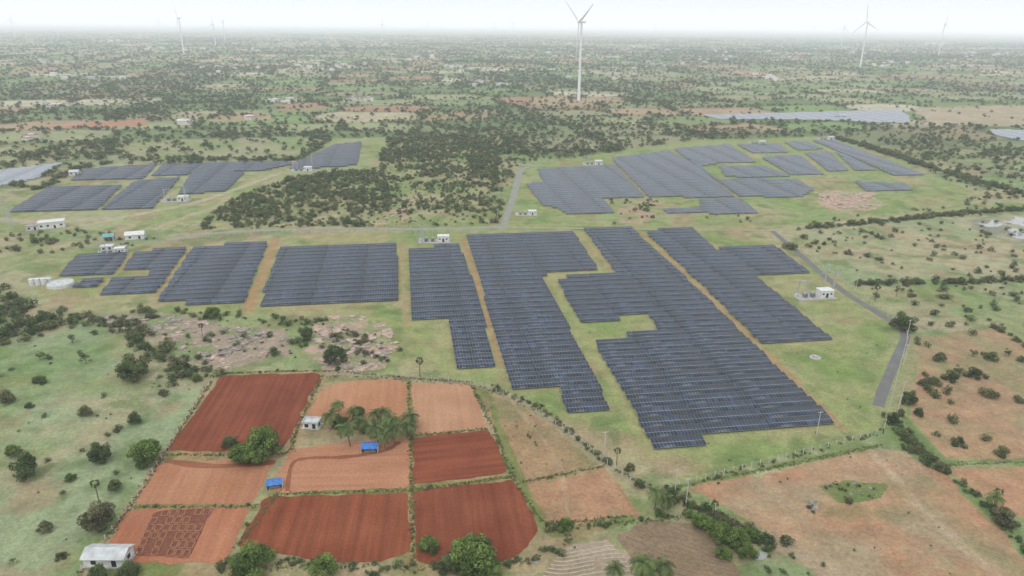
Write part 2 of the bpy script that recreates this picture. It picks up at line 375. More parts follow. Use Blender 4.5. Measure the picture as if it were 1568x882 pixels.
for sc_,lo,hi,d,ro in((.9,.74,1.26,5,.75),(.16,.80,1.20,5,.65),(3.2,.82,1.18,3,.6)):
    n=N.new('ShaderNodeTexNoise');n.inputs['Scale'].default_value=sc_;n.inputs['Detail'].default_value=d;n.inputs['Roughness'].default_value=ro
    L.new(g.outputs['Position'],n.inputs['Vector']);r=N.new('ShaderNodeMapRange')
    r.inputs['From Min'].default_value=.3;r.inputs['From Max'].default_value=.7;r.inputs['To Min'].default_value=lo;r.inputs['To Max'].default_value=hi
    L.new(n.outputs['Fac'],r.inputs['Value']);v=N.new('ShaderNodeVectorMath');v.operation='SCALE'
    L.new(cur,v.inputs[0]);L.new(r.outputs[0],v.inputs['Scale']);cur=v.outputs[0]
n=N.new('ShaderNodeTexNoise');n.inputs['Scale'].default_value=.55;n.inputs['Detail'].default_value=6;n.inputs['Roughness'].default_value=.75
L.new(g.outputs['Position'],n.inputs['Vector']);r=N.new('ShaderNodeMapRange');r.inputs['From Min'].default_value=.54;r.inputs['From Max'].default_value=.66;r.inputs['To Max'].default_value=.55
L.new(n.outputs['Fac'],r.inputs['Value']);mx=N.new('ShaderNodeMix');mx.data_type='RGBA';mx.blend_type='MULTIPLY'
L.new(r.outputs[0],mx.inputs['Factor']);L.new(cur,mx.inputs['A']);mx.inputs['B'].default_value=(.58,.72,.48,1)
L.new(mx.outputs['Result'],B.inputs['Base Color'])
gm=quads_mesh('ground',G,Q,[m],col=C);place(gm,'ground')
# ---------------------------------------------------------------- flat sheets
def sheet(name,Pw,material,z=.05,jit=.5,seed=1):
    pts=[];n=len(Pw)
    for i in range(n):
        a=Pw[i];b=Pw[(i+1)%n];k=max(2,int(np.hypot(*(b-a))/1.5))
        for j in range(k): pts.append(a+(b-a)*j/k)
    pts=np.array(pts)
    for _ in range(2): pts=(np.roll(pts,1,0)+pts*2+np.roll(pts,-1,0))/4
    ox=(fbm(pts[:,0],pts[:,1],3.5,4,seed)-.5)*2*jit*2.2;oy=(fbm(pts[:,0],pts[:,1],3.5,4,seed+9)-.5)*2*jit*2.2
    pts=pts+np.stack([ox,oy],1)
    v3=[Vector((p[0],p[1],z)) for p in pts];tr=tessellate_polygon([v3])
    mb=MB();mb.add(v3,[t if (v3[t[1]]-v3[t[0]]).cross(v3[t[2]]-v3[t[0]]).z>0 else t[::-1] for t in tr],0)
    return mb.obj(name,[material])
for k,(p,c1,c2,dr,st) in enumerate(RED):
    d=W(*dr[1])-W(*dr[0]);ang=math.atan2(d[1],d[0])
    sheet('ploughed_field',REDW[k],soil('red_soil_%d'%k,S(*c1),S(*c2),ang,st),.05,.5,200+k)
def ribbon(name,Lw,w,material,z=.06,jit=0.0):
    Lw=np.array(Lw);t=np.gradient(Lw,axis=0);t/=np.linalg.norm(t,axis=1)[:,None]+1e-9;nn=np.stack([-t[:,1],t[:,0]],1)
    mb=MB();vs=[]
    for p,q in zip(Lw,nn):
        j=1+jit*(random.random()-.5)
        a=p+q*w/2*j;b=p-q*w/2*j;vs+=[(a[0],a[1],z),(b[0],b[1],z)]
    mb.add(vs,[(2*i,2*i+1,2*i+3,2*i+2) for i in range(len(Lw)-1)]);return mb.obj(name,[material])
WID=[4.2,5,3.6,3.4,3.0];MT=[simple('road_grey',S(164,162,150),.95,.12,.3),simple('road_grey_b',S(156,158,146),.95,.12,.3),M['tarmac'],simple('road_dust',S(176,168,144),.95,.15,.3),simple('road_dust_b',S(170,168,140),.95,.15,.3)]
for k,l in enumerate(ASW): ribbon('road',l,WID[k],MT[k],.06+.012*k,.12)
dk=soil('damp_soil',S(150,94,68),S(164,110,82),0,.1)
ribbon('tyre_track',P([tuple(q) for q in smooth([(440,752),(447,712),(470,702),(530,700),(590,690),(612,676)])]),1.5,dk,.09,.6)
ribbon('tyre_track',P([tuple(q) for q in smooth([(255,706),(330,714),(422,708)])]),2.2,dk,.10,.6)
ga=simple('garden_soil',S(134,84,66),.95,.25,1.2)
gb=simple('garden_furrow',S(170,120,92),.95,.2,1.2)
gp=WP([(236,782),(326,778),(288,856),(205,850)])
sheet('garden_plot',gp,ga,.09,.3,300)
mb=MB()
for i in range(7):
    for j in range(6):
        if random.random()<.25: continue
        u0=(i+.12)/7;u1=(i+.88)/7;v0=(j+.1)/6;v1=(j+.9)/6
        bl=lambda u,v:gp[0]*(1-u)*(1-v)+gp[1]*u*(1-v)+gp[2]*u*v+gp[3]*(1-u)*v
        q=[bl(u0,v0),bl(u1,v0),bl(u1,v1),bl(u0,v1)]
        for a in range(4):
            A=q[a];Bq=q[(a+1)%4];d=Bq-A;ln=np.hypot(*d);mb.box(((A+Bq)[0]/2,(A+Bq)[1]/2,.15),(ln,.3,.22),math.atan2(d[1],d[0]),0)
mb.obj('garden_bed_ridges',[gb])
pale=simple('furrow_ridge_pale',S(200,186,166),.95,.15,1)
mb=MB()
Pc=WP([(824,884),(860,844),(930,826),(972,860),(985,900),(815,900)]);Pd=WP([(955,816),(1000,803),(1058,803),(1112,836),(1135,900),(995,900)])
for Pq,cc,st in((Pc,W(930,990),1.6),(Pd,W(1180,760),1.9)):
    for rr in np.arange(4,90,st):
        th=np.linspace(0,2*math.pi,240);x=cc[0]+rr*1.3*np.cos(th);y_=cc[1]+rr*.8*np.sin(th)
        x=x+(fbm(x,y_,14,2,5)-.5)*7;y_=y_+(fbm(x,y_,14,2,6)-.5)*7
        ins=inpoly(x,y_,Pq)&(fbm(x,y_,3,2,8)>.36)
        for i in range(239):
            if ins[i] and ins[i+1]:
                d=(x[i+1]-x[i],y_[i+1]-y_[i]);ln=math.hypot(*d)
                mb.box(((x[i]+x[i+1])/2,(y_[i]+y_[i+1])/2,.05),(ln*1.02,.3,.14),math.atan2(d[1],d[0]),0 if Pq is Pc else 1)
mb.obj('contour_furrows',[pale,simple('furrow_ridge_brown',S(154,134,110),.95,.15,1)])
wm,N,L,B=mat('water');B.inputs['Base Color'].default_value=(.34,.35,.33,1);B.inputs['Roughness'].default_value=.05
for k,p in enumerate([[(1500,342),(1522,338),(1545,342),(1535,348),(1508,348)],[(1540,336),(1568,332),(1600,334),(1600,347),(1560,346),(1546,342)],[(1530,350),(1556,350),(1575,355),(1600,357),(1600,372),(1570,368),(1545,358)],[(1150,846),(1168,840),(1182,850),(1168,862),(1152,858)]]):
    sheet('pond',WP(p),wm,.07,3.5 if k<3 else .4,400+k)
# ---------------------------------------------------------------- solar arrays
d=RN@np.array([(610-784)/F,-(36.5-441)/F,-1.0]);vdir=d[:2]/np.linalg.norm(d[:2]);udir=np.array([vdir[1],-vdir[0]])
def cellmat(name,ca,cm,cb_,frc,ior):
    m,N,L,B=mat(name)
    tc=N.new('ShaderNodeUVMap');tc.uv_map='UVMap';sp=N.new('ShaderNodeSeparateXYZ');L.new(tc.outputs[0],sp.inputs[0])
    def mth(op,a,b=None):
        n=N.new('ShaderNodeMath');n.operation=op
        for i,q in enumerate((a,b)):
            if q is None: continue
            if isinstance(q,(int,float)): n.inputs[i].default_value=q
            else: L.new(q,n.inputs[i])
        return n.outputs[0]
    mu=mth('DIVIDE',sp.outputs[0],1.12);mv=mth('DIVIDE',sp.outputs[1],2.1)
    eu=mth('MULTIPLY',mth('PINGPONG',mu,.5),1.12);ev=mth('MULTIPLY',mth('PINGPONG',mv,.5),2.1)
    frm=mth('MAXIMUM',mth('LESS_THAN',eu,.026),mth('LESS_THAN',ev,.05))
    cb=N.new('ShaderNodeCombineXYZ');L.new(mth('FLOOR',mu),cb.inputs[0]);L.new(mth('FLOOR',mv),cb.inputs[1])
    wn=N.new('ShaderNodeTexWhiteNoise');L.new(cb.outputs[0],wn.inputs['Vector'])
    cr=N.new('ShaderNodeValToRGB');e=cr.color_ramp.elements;e[0].color=(*ca,1);e[1].color=(*cb_,1);q=e.new(.7);q.color=(*cm,1)
    g=N.new('ShaderNodeNewGeometry');nz=N.new('ShaderNodeTexNoise');nz.inputs['Scale'].default_value=.05;nz.inputs['Detail'].default_value=3;L.new(g.outputs['Position'],nz.inputs['Vector'])
    L.new(mth('MULTIPLY',wn.outputs['Value'],mth('ADD',nz.outputs['Fac'],.42)),cr.inputs['Fac'])
    mx=N.new('ShaderNodeMix');mx.data_type='RGBA';L.new(frm,mx.inputs['Factor']);L.new(cr.outputs[0],mx.inputs['A']);mx.inputs['B'].default_value=(*frc,1)
    L.new(mx.outputs['Result'],B.inputs['Base Color']);B.inputs['Roughness'].default_value=.3;B.inputs['IOR'].default_value=ior
    return m
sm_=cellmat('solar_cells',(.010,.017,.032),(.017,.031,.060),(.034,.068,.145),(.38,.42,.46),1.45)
smb=cellmat('solar_cells_sky_tint',(.042,.056,.076),(.057,.076,.102),(.07,.105,.16),(.42,.45,.5),1.65)  # cells lightened: reflection of the hazy sky painted into the base colour
smc=cellmat('solar_cells_haze_tint',(.30,.33,.37),(.32,.35,.4),(.38,.42,.47),(.5,.53,.56),1.6)  # far strips: distance haze and sky reflection painted into a pale base
PIT=6.1;D=4.4;TI=math.radians(11);dv=D*math.cos(TI);dz=D*math.sin(TI);z0=.6
def arr(Pw,k):
    U=Pw@udir;Vv=Pw@vdir;V=[];Qd=[];mi=[];uv=[]
    far_=Pw[:,1].mean()>800
    def P3(u,v,z): p=udir*u+vdir*v;return (p[0],p[1],z)
    def box8(vs,m,uvq=None):
        o=len(V);V.extend(vs)
        for fi,f in enumerate([(3,2,1,0),(4,5,6,7),(0,1,5,4),(1,2,6,5),(2,3,7,6),(3,0,4,7)]):
            Qd.append([o+i for i in f]);mi.append(m if fi==1 else 1)
            uv.extend(uvq if (fi==1 and uvq) else [(0,0)]*4)
    r0=math.ceil((Vv.min()+1.5)/PIT);r1=math.floor((Vv.max()-1)/PIT)
    for r in range(r0,r1+1):
        v=r*PIT;xs=[]
        n=len(U)
        for i in range(n):
            a,b=Vv[i],Vv[(i+1)%n]
            if (a>v)!=(b>v): xs.append(U[i]+(v-a)/(b-a)*(U[(i+1)%n]-U[i]))
        xs.sort()
        for i in range(0,len(xs)-1,2):
            ua=math.ceil(xs[i]/1.12)*1.12;ub=math.floor(xs[i+1]/1.12)*1.12
            T=22.4;u=ua
            while u<ub-2:
                nx=min((math.floor((u+.3)/T)+1)*T,ub)
                if ub-nx<3: nx=ub
                e0=u+.08;e1=nx-.08
                if e1-e0>2:
                    ju=rng.normal(0,.03);zz=z0+ju;vl=v-dv/2;vh=v+dv/2
                    ov=r*21.0
                    box8([P3(e0,vl,zz-.06),P3(e1,vl,zz-.06),P3(e1,vh,zz+dz-.06),P3(e0,vh,zz+dz-.06),
                          P3(e0,vl,zz),P3(e1,vl,zz),P3(e1,vh,zz+dz),P3(e0,vh,zz+dz)],0,
                         [(u,ov),(nx,ov),(nx,ov+4.2),(u,ov+4.2)])
                    st=4.4 if not far_ else 11
                    q=e0+1
                    while q<e1:
                        for vv,zt in((vl+.7,zz+.06),(vh-.7,zz+dz-.22)):
                            w=.06
                            box8([P3(q-w,vv-w,0),P3(q+w,vv-w,0),P3(q+w,vv+w,0),P3(q-w,vv+w,0),P3(q-w,vv-w,zt),P3(q+w,vv-w,zt),P3(q+w,vv+w,zt),P3(q-w,vv+w,zt)],1)
                        q+=st
                u=nx
    if V:
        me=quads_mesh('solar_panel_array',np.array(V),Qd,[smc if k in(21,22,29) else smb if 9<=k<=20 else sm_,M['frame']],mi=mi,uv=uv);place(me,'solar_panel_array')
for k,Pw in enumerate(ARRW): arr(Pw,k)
# ---------------------------------------------------------------- vegetation meshes
def leafy(name,r,blobs,nl,ls,trunk=None,leafm='leaf'):
    B_=np.array(blobs);w=(B_[:,3]*B_[:,4]*B_[:,5])**.67;w/=w.sum()
    bi=r.choice(len(B_),nl,p=w);dr=r.normal(size=(nl,3));dr/=np.linalg.norm(dr,axis=1)[:,None]
    rad=.5+.55*r.random(nl)**.6
    c=B_[bi,:3]+dr*B_[bi,3:6]*rad[:,None];c[:,2]=np.maximum(c[:,2],.1*ls)
    nrm=dr*.8+r.normal(size=(nl,3))*.5+np.array([0,0,.5]);nrm/=np.linalg.norm(nrm,axis=1)[:,None]
    t=np.cross(nrm,r.normal(size=(nl,3)));t/=np.linalg.norm(t,axis=1)[:,None];b=np.cross(nrm,t)
    s_=(ls*(.6+.8*r.random(nl)))[:,None]*.5
    V=np.stack([c-t*s_,c-b*s_*.65,c+t*s_,c+b*s_*.65],1).reshape(-1,3)
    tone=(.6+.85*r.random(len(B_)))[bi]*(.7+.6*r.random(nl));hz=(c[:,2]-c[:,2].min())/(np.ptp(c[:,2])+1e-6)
    tone*=.7+.5*hz  # crown shade painted in: leaf colour darkens towards the bottom
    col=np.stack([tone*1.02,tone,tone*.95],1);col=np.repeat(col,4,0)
    Q=np.arange(nl*4).reshape(-1,4);mi=np.zeros(nl,int)
    if trunk:
        mb=MB();h,r0,limbs=trunk
        mb.tube((0,0,0),(r0*.6,0,h*.6),r0,r0*.7,7);mb.tube((r0*.6,0,h*.6),(r0*.2,r0*.4,h),r0*.7,r0*.5,7)
        for i in range(limbs):
            k=i%len(B_);e=B_[k,:3];mb.tube((r0*.2,r0*.4,h*(.75+.2*r.random())),tuple(e),r0*.45,r0*.12,5)
        tv=np.array(mb.v);tq=[f for f in mb.f if len(f)==4]
        Q=np.vstack([Q,np.array(tq)+len(V)]);mi=np.concatenate([mi,np.ones(len(tq),int)]);V=np.vstack([V,tv]);col=np.vstack([col,np.ones((len(tv),3))])
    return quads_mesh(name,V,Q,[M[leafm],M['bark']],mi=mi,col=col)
def crown(r,n,R,z0_,h,br):
    out=[]
    for i in range(n):
        a=r.random()*6.283;q=R*r.random()**.6;zt=h*(1-.55*(q/R)**2);zz=z0_+zt*(.12+.85*r.random()**.7)
        b=br*(.6+.75*r.random());out.append((q*math.cos(a),q*math.sin(a),zz,b,b,b*.8))
    return out
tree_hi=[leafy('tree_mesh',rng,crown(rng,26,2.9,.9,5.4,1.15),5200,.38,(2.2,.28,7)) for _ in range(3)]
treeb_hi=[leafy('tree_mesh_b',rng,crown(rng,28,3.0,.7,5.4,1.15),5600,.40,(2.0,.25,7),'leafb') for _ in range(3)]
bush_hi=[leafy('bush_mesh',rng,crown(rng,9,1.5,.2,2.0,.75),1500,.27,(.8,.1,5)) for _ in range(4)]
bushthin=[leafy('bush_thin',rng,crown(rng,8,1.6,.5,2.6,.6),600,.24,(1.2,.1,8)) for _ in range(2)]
def coll(name,meshes):
    c=bpy.data.collections.new(name)
    for i,me in enumerate(meshes):
        o=bpy.data.objects.new(name+'_%02d'%i,me);c.objects.link(o)
    return c
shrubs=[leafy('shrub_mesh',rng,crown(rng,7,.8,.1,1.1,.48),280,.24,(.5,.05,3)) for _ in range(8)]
cs=coll('shrub_variant',shrubs)
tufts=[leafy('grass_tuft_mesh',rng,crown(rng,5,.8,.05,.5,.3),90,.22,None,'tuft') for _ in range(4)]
ct=coll('grass_tuft_variant',tufts)
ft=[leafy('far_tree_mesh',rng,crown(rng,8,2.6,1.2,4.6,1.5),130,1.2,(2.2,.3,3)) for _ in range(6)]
cf=coll('far_tree_variant',ft)
def scatter(name,x,y,sc,szz,cl,nv):
    n=len(x);me=bpy.data.meshes.new(name);me.vertices.add(n)
    me.vertices.foreach_set('co',np.stack([x,y,np.zeros(n)],1).astype(np.float32).ravel())
    for an,ty,val in(('sc','FLOAT',sc),('sz','FLOAT',szz),('rz','FLOAT',rng.random(n)*6.283)):
        a=me.attributes.new(an,ty,'POINT');a.data.foreach_set('value',np.asarray(val,np.float32))
    a=me.attributes.new('vid','INT','POINT');a.data.foreach_set('value',rng.integers(0,nv,n).astype(np.int32))
    me.update();o=place(me,name)
    ng=bpy.data.node_groups.new(name,'GeometryNodeTree')
    ng.interface.new_socket('Geometry',in_out='INPUT',socket_type='NodeSocketGeometry');ng.interface.new_socket('Geometry',in_out='OUTPUT',socket_type='NodeSocketGeometry')
    N=ng.nodes;L=ng.links;gi=N.new('NodeGroupInput');go=N.new('NodeGroupOutput');ip=N.new('GeometryNodeInstanceOnPoints')
    ci=N.new('GeometryNodeCollectionInfo');ci.inputs['Collection'].default_value=cl;ci.inputs['Separate Children'].default_value=True;ci.inputs['Reset Children'].default_value=True
    def na(nm,dt):
        q=N.new('GeometryNodeInputNamedAttribute');q.data_type=dt;q.inputs['Name'].default_value=nm;return [s for s in q.outputs if s.enabled and s.name=='Attribute'][0]
    L.new(gi.outputs[0],ip.inputs['Points']);L.new(ci.outputs[0],ip.inputs['Instance']);ip.inputs['Pick Instance'].default_value=True
    L.new(na('vid','INT'),ip.inputs['Instance Index'])
    cx=N.new('ShaderNodeCombineXYZ');L.new(na('rz','FLOAT'),cx.inputs[2]);er=N.new('FunctionNodeEulerToRotation');L.new(cx.outputs[0],er.inputs[0]);L.new(er.outputs[0],ip.inputs['Rotation'])
    c2=N.new('ShaderNodeCombineXYZ');s1=na('sc','FLOAT');L.new(s1,c2.inputs[0]);L.new(s1,c2.inputs[1]);L.new(na('sz','FLOAT'),c2.inputs[2]);L.new(c2.outputs[0],ip.inputs['Scale'])
    L.new(ip.outputs[0],go.inputs[0])
    md=o.modifiers.new('scatter','NODES');md.node_group=ng;return o
def blocked(x,y,farms=True,red=True):
    b=np.zeros(x.shape,bool)
    for Pw in ARRW: b|=inpoly(x,y,Pw)
    if farms:
        for Pw in FARMW: b|=inpoly(x,y,Pw)
    if red:
        for Pw in REDW: b|=inpoly(x,y,Pw)
    for l in ASW: b|=dline(x,y,l)<4
    return b
SX=[];SY=[];SS=[]
def addp(x,y,s): SX.append(x);SY.append(y);SS.append(s)
def area(poly,dens,s0,s1,cl=0,thr=.5,farms=True,red=True,pw=1.5):
    Pw=WP(poly);mn=Pw.min(0);mx=Pw.max(0);n=int((mx-mn).prod()*dens)
    x=rng.uniform(mn[0],mx[0],n);y=rng.uniform(mn[1],mx[1],n);k=inpoly(x,y,Pw)&~blocked(x,y,farms,red)
    if cl: k&=fbm(x,y,cl,3,500)+rng.normal(0,.05,n)>thr
    x,y=x[k],y[k];addp(x,y,s0+(s1-s0)*rng.random(len(x))**pw)
def hpts(l,w,dens):
    Lw=WP([tuple(q) for q in smooth(l,3)])
    seg=np.hypot(*(Lw[1:]-Lw[:-1]).T);n=int(seg.sum()*dens);i=rng.choice(len(seg),n,p=seg/seg.sum());t=rng.random(n)[:,None]
    return Lw[i]*(1-t)+Lw[i+1]*t+rng.normal(0,w/2.5,(n,2))
def hedge(l,w,dens,s0,s1,pw=1.2):
    p=hpts(l,w,dens);addp(p[:,0],p[:,1],s0+(s1-s0)*rng.random(len(p))**pw)
SCR=[(590,212),(790,208),(775,342),(640,347),(420,352),(290,352),(345,312),(380,290),(450,268),(560,258)]
area(SCR,.046,.9,2.8,24,.47)
area(SCR,.02,.4,1.3)
area([(290,352),(350,312),(390,288),(460,270),(560,262),(600,290),(560,345)],.028,1.2,3.0,0)
area([(600,235),(790,210),(850,248),(780,262),(770,300)],.011,1.5,3.2)
area([(930,305),(1010,305),(1000,340),(940,345)],.03,.8,2.0,12,.5,farms=False)
area([(1060,322),(1170,330),(1160,350),(1060,345)],.01,.8,2.0,12,.45,farms=False)
area([(1200,355),(1600,330),(1600,430),(1315,430)],.008,.8,2.4)
area([(1320,440),(1600,437),(1600,505),(1400,505)],.014,.8,2.4)
area([(1400,515),(1600,505),(1600,700),(1450,704),(1395,640)],.008,1,2.5,20,.48)
area([(1290,215),(1600,190),(1600,320),(1430,268)],.015,1.4,3.2,40,.42)
area([(1430,268),(1600,300),(1600,325),(1200,345),(1420,318)],.007,1,3)
area([(-60,352),(130,375),(70,432),(-60,460)],.035,1,3,18,.47)
area([(-60,440),(35,455),(60,480),(100,490),(60,520),(-60,545)],.08,1.2,3.2)
area([(60,475),(140,480),(120,492),(60,490)],.04,1,2.4)
area([(130,488),(330,480),(470,480),(560,500),(600,560),(490,572),(330,578),(300,580),(240,540)],.04,.5,2.1,10,.47,farms=False)
area([(-80,500),(225,560),(310,590),(90,900),(-80,900)],.006,.3,1.7,pw=2.2)
area([(-60,352),(130,352),(260,366),(150,392),(60,400),(-60,380)],.012,.8,2.2)
hedge([(-40,520),(60,500),(110,488),(190,505),(240,545),(300,580)],9,1.0,1.0,2.5)
hedge([(190,478),(330,486),(470,500),(600,545)],9,.45,.6,1.9)
hedge([(1192,352),(1320,343),(1450,330),(1600,318)],4,.9,1.2,2.8)
hedge([(1310,436),(1400,434),(1600,430)],4,.95,1,2.5)
hedge([(1300,448),(1350,478),(1385,500)],3,.7,.8,2)
hedge([(1282,212),(1350,232),(1440,262),(1600,306)],7,1.0,1.6,3.4)
hedge([(200,246),(300,245),(440,246)],5,.35,2,3.4)
hedge([(0,275),(60,290),(110,262),(180,248)],6,.5,1.8,3.2)
hedge([(1365,645),(1400,690),(1445,718)],3.4,2.2,.7,1.8)
hedge([(1445,718),(1500,765),(1568,840),(1600,880)],2,1.0,.5,1.4)
hedge([(1528,503),(1600,550)],2.5,1,1,2)
hedge([(1355,662),(1250,690),(1150,715),(1060,745)],1.8,.7,.3,.8)
hedge([(750,592),(830,628),(895,682),(960,728),(1010,758),(1090,788),(1180,828)],1.8,1.1,.4,1.2)
hedge([(1020,752),(1090,790),(1150,815),(1190,835)],4,1.8,.7,1.8)
area([(1050,765),(1110,790),(1180,832),(1150,855),(1080,820)],.1,.7,1.7)
area([(1190,835),(1300,882),(1300,900),(1160,900),(1150,860)],.05,.3,1.0)
area([(1250,742),(1300,734),(1352,740),(1360,755),(1335,766),(1280,763)],.12,.25,.75)
hedge([(1232,770),(1250,782)],1.4,1.5,.3,.7)
hedge([(830,800),(870,830),(800,860),(640,872),(520,868),(360,850),(340,880)],2.2,1.1,.35,1.2)
hedge([(860,815),(960,800),(1040,790)],1.5,.9,.3,.9)
hedge([(790,650),(830,690)],1,.3,.4,.8)
for Tq in(([(1120,690),(1350,690),(1560,880),(1300,880)],.006),([(740,610),(800,620),(900,710),(800,735)],.02),([(1000,560),(1370,520),(1345,650),(1060,730)],.01)): area(Tq[0],Tq[1],.12,.45,farms=False)
TX=[]
for l in([(626,585),(630,700),(632,860)],[(255,696),(430,695),(450,668),(493,575)],[(200,776),(400,775),(430,757),(625,751),(782,730)],[(722,590),(755,655),(785,730),(830,800)],
         [(325,582),(250,698),(200,775),(118,885)],[(340,572),(490,568),(620,578),(725,586)],[(430,752),(360,840)],[(800,738),(925,714)],[(970,790),(840,803)],[(632,667),(750,657)]):
    hedge(l,.9,.5,.12,.4);hedge(l,1.2,.07,.4,.8);TX.append(hpts(l,1.1,5.0))
for l,w,dn in(([(1040,745),(1350,682)],1.2,4),([(1445,712),(1600,706)],1,4),([(345,870),(520,866),(640,870),(800,858)],2,5),([(830,800),(960,800),(1040,792)],1.4,4),([(500,655),(630,658)],3,3),([(490,575),(640,582),(740,594),(830,634)],2,3)): TX.append(hpts(l,w,dn))
hedge([(170,828),(230,832)],1,1.5,.4,.9)
hedge([(505,655),(560,664),(630,658)],3,.7,.3,.9)
x=np.concatenate(SX);y=np.concatenate(SY);sc=np.concatenate(SS)
k=~blocked(x,y,False,False)&(y>110);pg=WP([(495,615),(640,615),(640,668),(495,668)])
for Pw in REDW: k&=~(inpoly(x,y,Pw)&(sc>.3)&~inpoly(x,y,pg))
x,y,sc=x[k],y[k],sc[k]
scatter('scrub_bushes',x,y,sc,sc*rng.uniform(.75,1.2,len(x)),cs,len(shrubs))
tp=np.concatenate(TX);ts=rng.uniform(.2,.6,len(tp));scatter('grass_tufts',tp[:,0],tp[:,1],ts,ts*rng.uniform(.6,1.2,len(ts)),ct,len(tufts))
n=260000
yy=520*np.exp(rng.random(n)*math.log(9000/520));xx=(rng.random(n)*2-1)*(42+.94*yy)*.72*1.2
cid,ed=cells(xx,yy,135,95,11);fo=fbm(xx,yy,260,4,31);op=fbm(xx,yy,700,3,61)
pr=np.where(ed<4.5,.72,.07)+.34*sm(fo,.51,.62)
pr*=.45+.7*sm(op,.35,.6)
pr*=sm(yy,500,680)*(1+.4*sm(yy,1200,2500))
k=(rng.random(n)<pr*.55)&~blocked(xx,yy)
for p in([(60,195),(225,182),(228,192),(100,197)],[(1400,165),(1600,160),(1600,195),(1420,190)],[(200,216),(470,208),(470,232),(430,243),(200,240)],[(1290,205),(1430,268),(1600,300),(1600,200)],[(1200,355),(1600,330),(1600,430),(1315,430)]):
    k&=~(inpoly(xx,yy,WP(p))&(rng.random(n)<.8))
xx,yy=xx[k],yy[k];sc=(.45+.65*rng.random(len(xx))**1.3)*(1+sm(yy,1200,5000)*1.3)
scatter('distant_trees',xx,yy,sc,np.minimum(sc,1.3)*rng.uniform(.6,1.0,len(xx)),cf,len(ft))
# ---------------------------------------------------------------- individual trees
def at(px,py,h): p=W(px,py,h); return (p[0],p[1],0)
def pxm(px,py):
    p=W(px,py);dp=p[1]*math.cos(PITCH)+H*math.sin(PITCH);return F/dp
for px,py,r,kind in[(200,560,27,'h'),(372,690,24,'b'),(402,676,32,'b'),(352,676,14,'h'),(385,694,22,'b'),(220,690,26,'b'),(130,628,13,'h'),(150,692,20,'h'),(38,715,24,'h'),(150,790,28,'h'),(388,857,33,'b'),
  (492,866,23,'b'),(656,832,17,'b'),(722,848,40,'b'),(690,862,22,'h'),(752,868,22,'b'),(150,876,18,'h'),(195,872,20,'h'),(865,803,14,'b'),(1385,492,20,'h'),(1540,790,20,'h'),(1393,608,15,'h'),
  (470,509,14,'h'),(325,477,13,'b'),(512,543,20,'h'),(1075,798,18,'b'),(1100,812,22,'b'),(1128,822,22,'b'),(1145,842,18,'b'),(1108,845,14,'b'),(1150,815,12,'b'),(1055,785,10,'b'),
  (20,690,13,'b'),(8,606,16,'h'),(175,742,12,'h'),(68,806,12,'h'),(206,640,13,'h'),(1370,640,12,'h'),(1408,630,10,'h'),(548,630,12,'b'),(522,645,13,'b'),(560,655,10,'h'),(108,730,9,'b'),
  (302,578,9,'b'),(1380,630,9,'h'),(965,715,8,'h'),(1010,785,9,'b'),(980,740,9,'h')]:
    R=r/pxm(px,py);sc=R/3.9;h=6.4*sc
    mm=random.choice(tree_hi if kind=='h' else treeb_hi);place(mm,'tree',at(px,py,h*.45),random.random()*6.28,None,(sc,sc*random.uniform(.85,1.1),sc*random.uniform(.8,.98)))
for px,py,r in[(1440,545,12),(1455,575,14),(1470,568,13),(1490,570,14),(1430,582,12),(1415,585,10),(1545,540,9),(1515,600,14),(1470,675,12),(1535,690,12),(1490,540,9),(130,550,12),(60,580,11),(45,620,8),(180,655,8),(250,600,9),(20,860,8),(92,850,9),(1300,765,8),(1520,545,12),(1560,610,9),
  (1210,375,11),(1262,372,5),(1300,385,7),(1345,360,6),(110,520,10),(285,560,16),(60,545,10)]:
    R=r/pxm(px,py);sc=R/2.0
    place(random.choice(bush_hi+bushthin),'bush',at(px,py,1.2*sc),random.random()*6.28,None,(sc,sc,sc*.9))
def palm(h=9,seed=0,fr=22,FL=5.0):
    r=np.random.default_rng(seed);V=[];Q=[];col=[];mi=[]
    mb=MB();pts=[Vector((0,0,0)),Vector((.3,.1,h*.35)),Vector((.8,.2,h*.7)),Vector((1.1,.2,h))]
    for i in range(3): mb.tube(pts[i],pts[i+1],.24-.04*i,.2-.04*i,7)
    for f,m_ in zip(mb.f,mb.m):
        if len(f)==4: Q.append(f);mi.append(1)
    V=list(mb.v);col=[(1,1,1)]*len(V);top=np.array(pts[-1])
    for f in range(fr):
        a=f*2.4+r.random()*.25;el=math.radians(5+65*(f/fr)+r.uniform(-8,8));d0=np.array([math.cos(a),math.sin(a),0]);p=top.copy();e=el;step=FL/12;tn=r.uniform(.45,1.5)
        for s_ in range(12):
            dr=d0*math.cos(e)+np.array([0,0,math.sin(e)]);p2=p+dr*step;side=np.cross(dr,[0,0,1]);side/=np.linalg.norm(side)+1e-6
            wl=.75*math.sin((s_+1.4)/13.5*math.pi)+.08
            for sg in(-1,1):
                for hh in(0,.5):
                    b0=p+(p2-p)*hh;b1=p+(p2-p)*(hh+.32);tip=side*sg*wl+dr*.5-np.array([0,0,.45*wl])
                    o=len(V);V+=[tuple(b0),tuple(b1),tuple(b1+tip*.95),tuple(b0+tip)];Q.append((o,o+1,o+2,o+3));mi.append(0);c=tn*r.uniform(.75,1.2);col+=[(c,c,c)]*4
            p=p2;e-=math.radians(11)
    return quads_mesh('coconut_palm_mesh',V,Q,[M['palm'],M['bark']],mi=mi,col=np.array(col))
PHT=[6.5,8,5.5];palms=[palm(PHT[0],1),palm(PHT[1],2),palm(PHT[2],3)]
